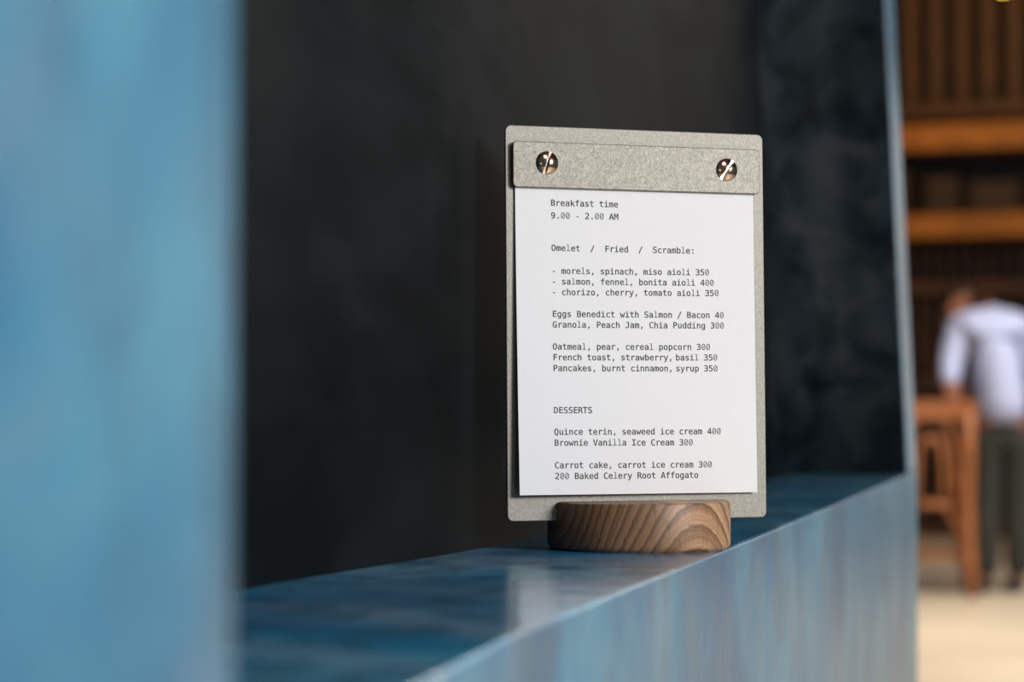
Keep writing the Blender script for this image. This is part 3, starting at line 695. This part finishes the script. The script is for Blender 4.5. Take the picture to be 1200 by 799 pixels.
't':([[137,514],[227,514],[227,403],[372,403],[372,327],[227,353],[227,129],[231,96],[240,77],[257,68],[288,64],[372,64],[372,-13],[280,-13],[216,-6],[170,19],[144,64],[137,127],[137,353],[33,327],[33,403],[137,403]],[[21,1,0],[21,2,1],[19,21,20],[19,2,21],[19,3,2],[19,4,3],[17,5,18],[17,6,5],[17,7,6],[16,7,17],[16,8,7],[16,9,8],[15,9,16],[15,10,9],[15,11,10],[15,12,11],[14,12,15],[13,12,14]]),
'u':([[86,21],[62,75],[55,147],[55,402],[145,402],[145,149],[150,105],[162,78],[179,64],[208,59],[242,66],[267,85],[283,120],[289,170],[289,402],[379,402],[379,-13],[289,-13],[294,33],[291,20],[262,-4],[226,-19],[185,-23],[128,-12]],[[2,4,3],[2,5,4],[13,15,14],[13,16,15],[12,16,13],[2,6,5],[1,6,2],[11,18,12],[18,16,12],[1,7,6],[0,7,1],[10,18,11],[0,8,7],[10,19,18],[17,16,18],[9,19,10],[0,9,8],[0,19,9],[23,19,0],[23,20,19],[23,21,20],[22,21,23]]),
'w':([[81,-13],[-16,403],[73,403],[132,101],[177,289],[252,289],[297,101],[356,403],[445,403],[348,-13],[267,-13],[214,188],[163,-13]],[[0,2,1],[0,3,2],[6,8,7],[6,9,8],[3,5,4],[3,11,5],[11,6,5],[3,12,11],[10,6,11],[0,12,3],[10,9,6]]),
'y':([[420,403],[311,120],[293,73],[270,13],[241,-61],[223,-101],[203,-127],[178,-146],[149,-158],[117,-161],[51,-161],[51,-82],[101,-82],[122,-79],[136,-69],[152,-43],[173,6],[17,403],[113,403],[220,111],[325,403]],[[16,18,17],[16,19,18],[19,0,20],[19,1,0],[19,2,1],[16,2,19],[16,3,2],[16,4,3],[15,4,16],[14,4,15],[14,5,4],[13,5,14],[12,5,13],[12,6,5],[10,12,11],[10,6,12],[10,7,6],[10,8,7],[10,9,8]]),
'z':([[66,326],[66,404],[375,404],[375,327],[161,63],[375,65],[375,-13],[58,-13],[58,64],[272,328]],[[0,2,1],[0,9,2],[9,3,2],[8,3,9],[8,4,3],[7,4,8],[7,5,4],[7,6,5]]),
}


def ring(cx, cy, rx, ry, t, n=28):
    V, F = [], []
    for k in range(n):
        a = 2 * math.pi * k / n
        for q in (0, t):
            c, s = math.cos(a), math.sin(a)
            e = 0.86
            V.append((cx + (rx - q) * math.copysign(abs(c) ** e, c), cy + (ry - q) * math.copysign(abs(s) ** e, s)))
    for k in range(n):
        a, b = 2 * k, 2 * ((k + 1) % n)
        F.append((a, b, b + 1, a + 1))
    return V, F


V, F = ring(215, 260, 172, 276, 64)
b = len(V)
GLYPH['0'] = (V + [(112, 148), (152, 120), (318, 372), (278, 400)], F + [(b, b + 1, b + 2, b + 3)])
GLYPH['l'] = ([(188, 52), (251, 52), (251, 552), (188, 552), (78, 498), (188, 498), (78, 552), (55, -6), (384, -6), (384, 52), (55, 52)],
              [(0, 1, 2, 3), (4, 5, 3, 6), (7, 8, 9, 10)])
SX, SY = 2.975 / 430, 2.975 / 0.55 * 0.638 / 520


def print_line(text, ua, va, vb):
    bm = bmesh.new()
    n = len(text)
    pos = 0.0
    for ch in text:
        if ch == '~':                 # narrow gap after a comma
            pos += 0.5
            continue
        if ch != ' ':
            V, F = GLYPH[ch]
            vs = []
            for x, y in V:
                u_ = ua + (pos * 430 + x) * SX
                v_ = va + (vb - va) * (pos / n) + y * SY
                vs.append(bm.verts.new((u_ * mm, -lift(u_, v_) - 0.00005, v_ * mm)))
            for f in F:
                try:
                    bm.faces.new([vs[i] for i in f])
                except ValueError:
                    pass
        pos += 1
    for f in bm.faces:
        f.normal_update()
        if f.normal.y > 0:
            f.normal_flip()
    return mesh_obj('printed_line', bm, M_INK, sheet)


for row in [
    ('Breakfast time', 26.60, 180.1, 180.2),
    ('9.00 - 2.00 AM', 26.70, 172.8, 173.0),
    ('Omelet  /  Fried  /  Scramble:', 26.70, 154.2, 154.3),
    ('- morels, spinach, miso aioli 350', 26.65, 141.0, 141.8),
    ('- salmon, fennel, bonita aioli 400', 26.65, 134.9, 135.7),
    ('- chorizo, cherry, tomato aioli 350', 26.60, 128.8, 129.7),
    ('Eggs Benedict with Salmon / Bacon 40', 26.70, 116.3, 116.8),
    ('Granola, Peach Jam, Chia Pudding 300', 26.75, 110.2, 110.7),
    ('Oatmeal, pear, cereal popcorn 300', 26.60, 97.6, 98.1),
    ('French toast, strawberry,~basil 350', 26.65, 91.5, 92.0),
    ('Pancakes, burnt cinnamon,~syrup 350', 26.65, 85.3, 85.6),
    ('DESSERTS', 26.60, 61.3, 61.3),
    ('Quince terin, seaweed ice cream 400', 26.60, 49.0, 49.0),
    ('Brownie Vanilla Ice Cream 300', 26.60, 42.8, 42.6),
    ('Carrot cake, carrot ice cream 300', 26.60, 30.0, 29.7),
    ('200 Baked Celery Root Affogato', 26.65, 23.8, 23.7),
]:
    print_line(*row)

# ------------------------------------------------------------------ wooden chair in the dining room
M_CHAIR = flat('orange_brown_bentwood', (0.29, 0.098, 0.030), 0.42, var=0.3, scale=18)
chair = empty('bentwood_chair', (2.07, 11.98, 0), (0, 0, R(-8)))
tag(chair, 'orange-brown bentwood chair under the hand of the person in the pale shirt', 'chair')
bm = bmesh.new()
lathe(bm, [(0, 0.435), (0.17, 0.435), (0.20, 0.44), (0.205, 0.455), (0.195, 0.468), (0.16, 0.462), (0, 0.458)], 40, Matrix.Translation((0, 0.2, 0)))
mesh_obj('seat', bm, M_CHAIR, chair, smooth=True)
for sx in (-1, 1):
    bm = bmesh.new()
    tube(bm, [(sx * 0.205, -0.10, 0), (sx * 0.19, -0.02, 0.22), (sx * 0.182, 0.02, 0.45), (sx * 0.186, -0.005, 0.70), (sx * 0.19, -0.035, 0.91)],
         [0.024, 0.028, 0.032, 0.032, 0.028], 12)
    mesh_obj('rear_leg', bm, M_CHAIR, chair, smooth=True)
    bm = bmesh.new()
    tube(bm, [(sx * 0.185, 0.40, 0), (sx * 0.155, 0.35, 0.25), (sx * 0.14, 0.32, 0.44)], [0.014, 0.018, 0.020], 12)
    mesh_obj('front_leg', bm, M_CHAIR, chair, smooth=True)
bm = bmesh.new()
for i in range(13):
    t = i / 12 - 0.5
    add_box(bm, (t * 0.42, -0.035 - 0.03 * (1 - 4 * t * t), 0.925), (0.0375, 0.02, 0.09), rz=-t * 0.30)
mesh_obj('top_rail', bm, M_CHAIR, chair, smooth=False)
for hw, z0, z1 in ((0.135, 0.47, 0.88), (0.075, 0.47, 0.78)):
    bm = bmesh.new()
    pts = []
    for k in range(17):
        a = math.pi * k / 16
        s = math.sin(a)
        z = z0 + (z1 - z0) * min(1, s * 1.15) ** 0.8
        pts.append((-hw * math.cos(a) * (0.9 + 0.1 * s), 0.02 - 0.07 * (z - z0) / 0.45, z))
    tube(bm, pts, 0.016, 10)
    mesh_obj('back_loop', bm, M_CHAIR, chair, smooth=True)
bm = bmesh.new()
tube(bm, [(0.165 * math.cos(2 * math.pi * k / 32), 0.17 + 0.165 * math.sin(2 * math.pi * k / 32), 0.20) for k in range(32)], 0.013, 8, closed=True)
mesh_obj('stretcher_ring', bm, M_CHAIR, chair, smooth=True)
for sx in (-1, 1):
    bm = bmesh.new()
    tube(bm, [(sx * (0.18 - 0.10 * math.sin(R(90 * k / 8))), 0.02, 0.26 + 0.17 * math.sin(R(90 * k / 8))) for k in range(9)], 0.012, 8)
    mesh_obj('brace', bm, M_CHAIR, chair, smooth=True)

# ------------------------------------------------------------------ the person
M_SKIN = flat('skin', (0.27, 0.105, 0.06), 0.55, var=0.06)
M_SHIRT = flat('pale_blue_cotton', (0.38, 0.43, 0.66), 0.8, var=0.05, scale=12)
M_TROUS = flat('dark_grey_twill', (0.015, 0.0165, 0.014), 0.85, var=0.2, scale=10)
M_HAIR = flat('dark_brown_hair', (0.030, 0.011, 0.006), 0.5, var=0.3, scale=60)
M_SHOE = flat('black_leather', (0.012, 0.011, 0.010), 0.4)
person = empty('person', (2.45, 12.20, 0))
tag(person, 'person in pale blue shirt and dark trousers seen from behind, hand on chair', 'person')

V, E = [], []


def vert(x, y, z, r, par=None):
    V.append((x, y, z, r))
    if par is not None:
        E.append((par, len(V) - 1))
    return len(V) - 1


pel = vert(0.02, 0, 0.90, (0.085, 0.06))
sp = vert(0.005, 0.015, 1.06, (0.125, 0.09), pel)
ch = vert(-0.015, 0.045, 1.24, (0.150, 0.105), sp)
up = vert(-0.03, 0.075, 1.35, (0.11, 0.08), ch)
nb = vert(-0.055, 0.11, 1.42, 0.058, up)
nk = vert(-0.085, 0.14, 1.455, 0.053, nb)
hd = vert(-0.125, 0.185, 1.44, (0.078, 0.085), nk)
h2 = vert(-0.165, 0.235, 1.425, (0.075, 0.085), hd)
jw = vert(-0.185, 0.255, 1.360, (0.045, 0.05), h2)
nose = vert(-0.215, 0.31, 1.395, 0.012, h2)
earl = vert(-0.225, 0.165, 1.435, 0.016, hd)
earr = vert(-0.070, 0.235, 1.435, 0.016, hd)


def hand(wr, d, side, down):
    """palm and five fingers from the wrist vertex; d = pointing direction"""
    p = Vector(V[wr][:3])
    d = Vector(d).normalized()
    s = Vector(side).normalized()
    dn = Vector(down).normalized()
    pc = p + d * 0.055
    palm = vert(*pc, (0.030, 0.016), wr)
    for k, (off, L) in enumerate(((-0.030, 0.034), (-0.010, 0.040), (0.010, 0.038), (0.029, 0.030))):
        a = pc + d * 0.035 + s * off
        i1 = vert(*a, 0.010, palm)
        i2 = vert(*(a + d * L * 0.75 + dn * L * 0.5), 0.009, i1)
        vert(*(a + d * L * 1.0 + dn * L * 1.5), 0.008, i2)
    a = pc - s * 0.034 - d * 0.01
    i1 = vert(*a, 0.011, palm)
    vert(*(a + d * 0.035 - s * 0.018 + dn * 0.02), 0.009, i1)


shl = vert(-0.175, 0.065, 1.335, 0.062, up)
ell = vert(-0.235, 0.00, 1.15, 0.043, shl)
wrl = vert(-0.262, -0.115, 1.035, 0.029, ell)
hand(wrl, (-0.05, -1, -0.10), (-1, 0.05, 0), (0, -0.1, -1))
shr = vert(0.125, 0.055, 1.335, 0.062, up)
elr = vert(0.225, 0.10, 1.10, 0.043, shr)
wrr = vert(0.205, 0.31, 1.02, 0.029, elr)
hand(wrr, (-0.15, 1, -0.2), (1, 0.1, 0), (0, 0.1, -1))
legs = {}
for sx, dx, key in ((-1, -0.062, 'l'), (1, 0.100, 'r')):
    hp = vert(dx, 0.0, 0.80, 0.062, pel)
    kn = vert(dx + 0.005, 0.03, 0.47, 0.058, hp)
    cf = vert(dx, -0.005, 0.30, 0.056, kn)
    an = vert(dx - 0.005, -0.03, 0.09, 0.037, cf)
    legs[key] = dx
    ft = vert(dx - 0.01, 0.06, 0.045, 0.034, an)
    vert(dx - 0.015, 0.14, 0.035, 0.026, ft)
body = skin_mesh('body', V, E, M_SKIN, person)
# shirt
sv = [(0.02, 0, 0.835, (0.195, 0.138)), (0.015, 0.0, 0.98, (0.205, 0.140)), (0.0, 0.015, 1.10, (0.200, 0.135)), (-0.012, 0.045, 1.25, (0.215, 0.142)), (-0.030, 0.078, 1.36, (0.155, 0.105)),
      (-0.055, 0.11, 1.425, 0.073),
      (-0.18, 0.065, 1.335, 0.080), (-0.237, 0.00, 1.15, 0.062), (-0.262, -0.108, 1.043, 0.044),
      (0.13, 0.055, 1.335, 0.080), (0.230, 0.10, 1.10, 0.062), (0.207, 0.30, 1.025, 0.044)]
skin_mesh('shirt', sv, [(0, 1), (1, 2), (2, 3), (3, 4), (4, 5), (4, 6), (6, 7), (7, 8), (4, 9), (9, 10), (10, 11)], M_SHIRT, person)
tv = [(0.02, 0, 0.925, (0.178, 0.125)), (0.02, 0, 0.86, (0.182, 0.128))]
te = [(0, 1)]
for key in 'lr':
    dx = legs[key]
    k = len(tv)
    tv += [(dx, 0.0, 0.80, 0.108), (dx + 0.005, 0.025, 0.47, 0.080), (dx, -0.01, 0.28, 0.076), (dx - 0.005, -0.02, 0.075, 0.066)]
    te += [(1, k), (k, k + 1), (k + 1, k + 2), (k + 2, k + 3)]
skin_mesh('trousers', tv, te, M_TROUS, person)
for key in 'lr':
    dx = legs[key]
    skin_mesh('shoe', [(dx - 0.005, -0.055, 0.040, (0.042, 0.038)), (dx - 0.01, 0.05, 0.042, (0.048, 0.040)), (dx - 0.018, 0.17, 0.030, (0.042, 0.028))],
              [(0, 1), (1, 2)], M_SHOE, person)
skin_mesh('hair', [(-0.100, 0.155, 1.462, 0.062), (-0.130, 0.195, 1.475, (0.082, 0.080)), (-0.168, 0.250, 1.472, (0.076, 0.070))], [(0, 1), (1, 2)], M_HAIR, person)
for ex in ((-0.222, 0.268), (-0.172, 0.305)):
    bm = bmesh.new()
    bmesh.ops.create_uvsphere(bm, u_segments=12, v_segments=8, radius=0.011, matrix=Matrix.Translation((ex[0], ex[1], 1.42)))
    mesh_obj('eye', bm, M_SHOE, person, smooth=True)

# ------------------------------------------------------------------ tall shelf against the far wall
M_BEAM = flat('warm_stained_oak', (0.27, 0.095, 0.006), 0.55, var=0.25, scale=6)
M_SLAT = flat('brown_stained_slats', (0.045, 0.0148, 0.0022), 0.65, var=0.4, scale=5)
M_PANEL = flat('shelf_back_panel', (0.0025, 0.0012, 0.0008), 0.8)
shelf = empty('slatted_shelf_unit', (3.35, 17.45, 0), (0, 0, R(-22)))
tag(shelf, 'tall dark brown slatted wooden shelving with two orange-lit beams behind the person', 'shelving')
SW = 3.4


def shelf_part(name, boxes, mat, bev=0.006):
    bm = bmesh.new()
    for c, s in boxes:
        add_box(bm, c, s)
    bevel_all(bm, bev, 1)
    return mesh_obj(name, bm, mat, shelf)


shelf_part('back_panel', [((0, 0.28, 2.2), (SW, 0.03, 4.3))], M_PANEL)
shelf_part('beam', [((0, -0.02, 2.875), (SW, 0.34, 0.185))], M_BEAM)
shelf_part('beam', [((0, -0.02, 2.235), (SW, 0.34, 0.165))], M_BEAM)
shelf_part('rail', [((0, 0.06, 3.09), (SW, 0.16, 0.10))], M_SLAT)
for i in range(18):
    shelf_part('slat', [((-1.62 + 0.19 * i, 0.08, 3.70), (0.104, 0.04, 1.10))], M_SLAT)
shelf_part('rail', [((0, 0.06, 4.22), (SW, 0.16, 0.06))], M_BEAM)
for i in range(34):
    shelf_part('thin_slat', [((-1.65 + 0.10 * i, 0.16, 1.11), (0.045, 0.03, 2.04))], M_SLAT)
shelf_part('lower_rail', [((0, 0.10, 1.80), (SW, 0.08, 0.10))], M_SLAT)
shelf_part('lower_rail', [((0, 0.10, 1.10), (SW, 0.08, 0.10))], M_SLAT)
shelf_part('plinth', [((0, 0.06, 0.05), (SW, 0.40, 0.10))], M_SLAT)
for sx in (-1, 1):
    shelf_part('side_post', [((sx * (SW / 2 + 0.04), 0.08, 2.15), (0.08, 0.42, 4.3))], M_SLAT)
# crates standing on the lower beam
M_CRATE = flat('dim_brown_crate', (0.026, 0.0115, 0.004), 0.7, var=0.3)
cr = shelf.matrix_basis
for i, (sx, wd, hh, lab) in enumerate([
        (-0.62, 0.30, 0.32, 'brown wooden crate on the lower orange beam, nearest the blue wall'),
        (-0.22, 0.22, 0.26, 'small brown wooden crate on the lower orange beam, above the person'),
        (0.16, 0.34, 0.22, 'low wide brown crate on the lower orange beam, at the right edge')]):
    c = empty('wooden_crate', cr @ Vector((sx, 0.0, 2.33)), (0, 0, R(-22)))
    tag(c, lab, 'crate', 'crates on the shelf beam')
    for name, boxes in (('side_panel', [((-wd / 2, 0, hh / 2), (0.02, 0.24, hh))]), ('side_panel', [((wd / 2, 0, hh / 2), (0.02, 0.24, hh))]),
                        ('front_panel', [((0, -0.12, hh * k), (wd, 0.015, hh * 0.28)) for k in (0.15, 0.5, 0.85)]), ('back_panel', [((0, 0.12, hh / 2), (wd, 0.015, hh))]),
                        ('bottom_panel', [((0, 0, 0.012), (wd, 0.24, 0.02))])):
        bm = bmesh.new()
        for cc, s in boxes:
            add_box(bm, cc, s)
        mesh_obj(name, bm, M_CRATE, c)

# pendant lamp whose bulb just reaches into the top of the frame
lamp = empty('pendant_lamp', (3.06, 15.0, 3.51))
tag(lamp, 'yellow glowing pendant bulb hanging before the slatted shelving at the top edge', 'lamp')
t = NT('glowing_bulb')
M_BULB = t.set(Base_Color=(1.0, 0.75, 0.2), Emission_Color=(1.0, 0.62, 0.07), Emission_Strength=7.0)
bm = bmesh.new()
lathe(bm, [(0, 0.0), (0.022, 0.006), (0.040, 0.025), (0.046, 0.05), (0.040, 0.075), (0.024, 0.105), (0.018, 0.125), (0, 0.125)], 24)
mesh_obj('bulb', bm, M_BULB, lamp, smooth=True)
bm = bmesh.new()
lathe(bm, [(0, 0.12), (0.024, 0.12), (0.026, 0.13), (0.026, 0.17), (0.012, 0.19), (0, 0.19)], 20)
mesh_obj('socket', bm, M_SHOE, lamp, smooth=True)
bm = bmesh.new()
tube(bm, [(0, 0, 0.185), (0, 0, 1.16)], 0.006, 8)
mesh_obj('cord', bm, M_SHOE, lamp, smooth=True)
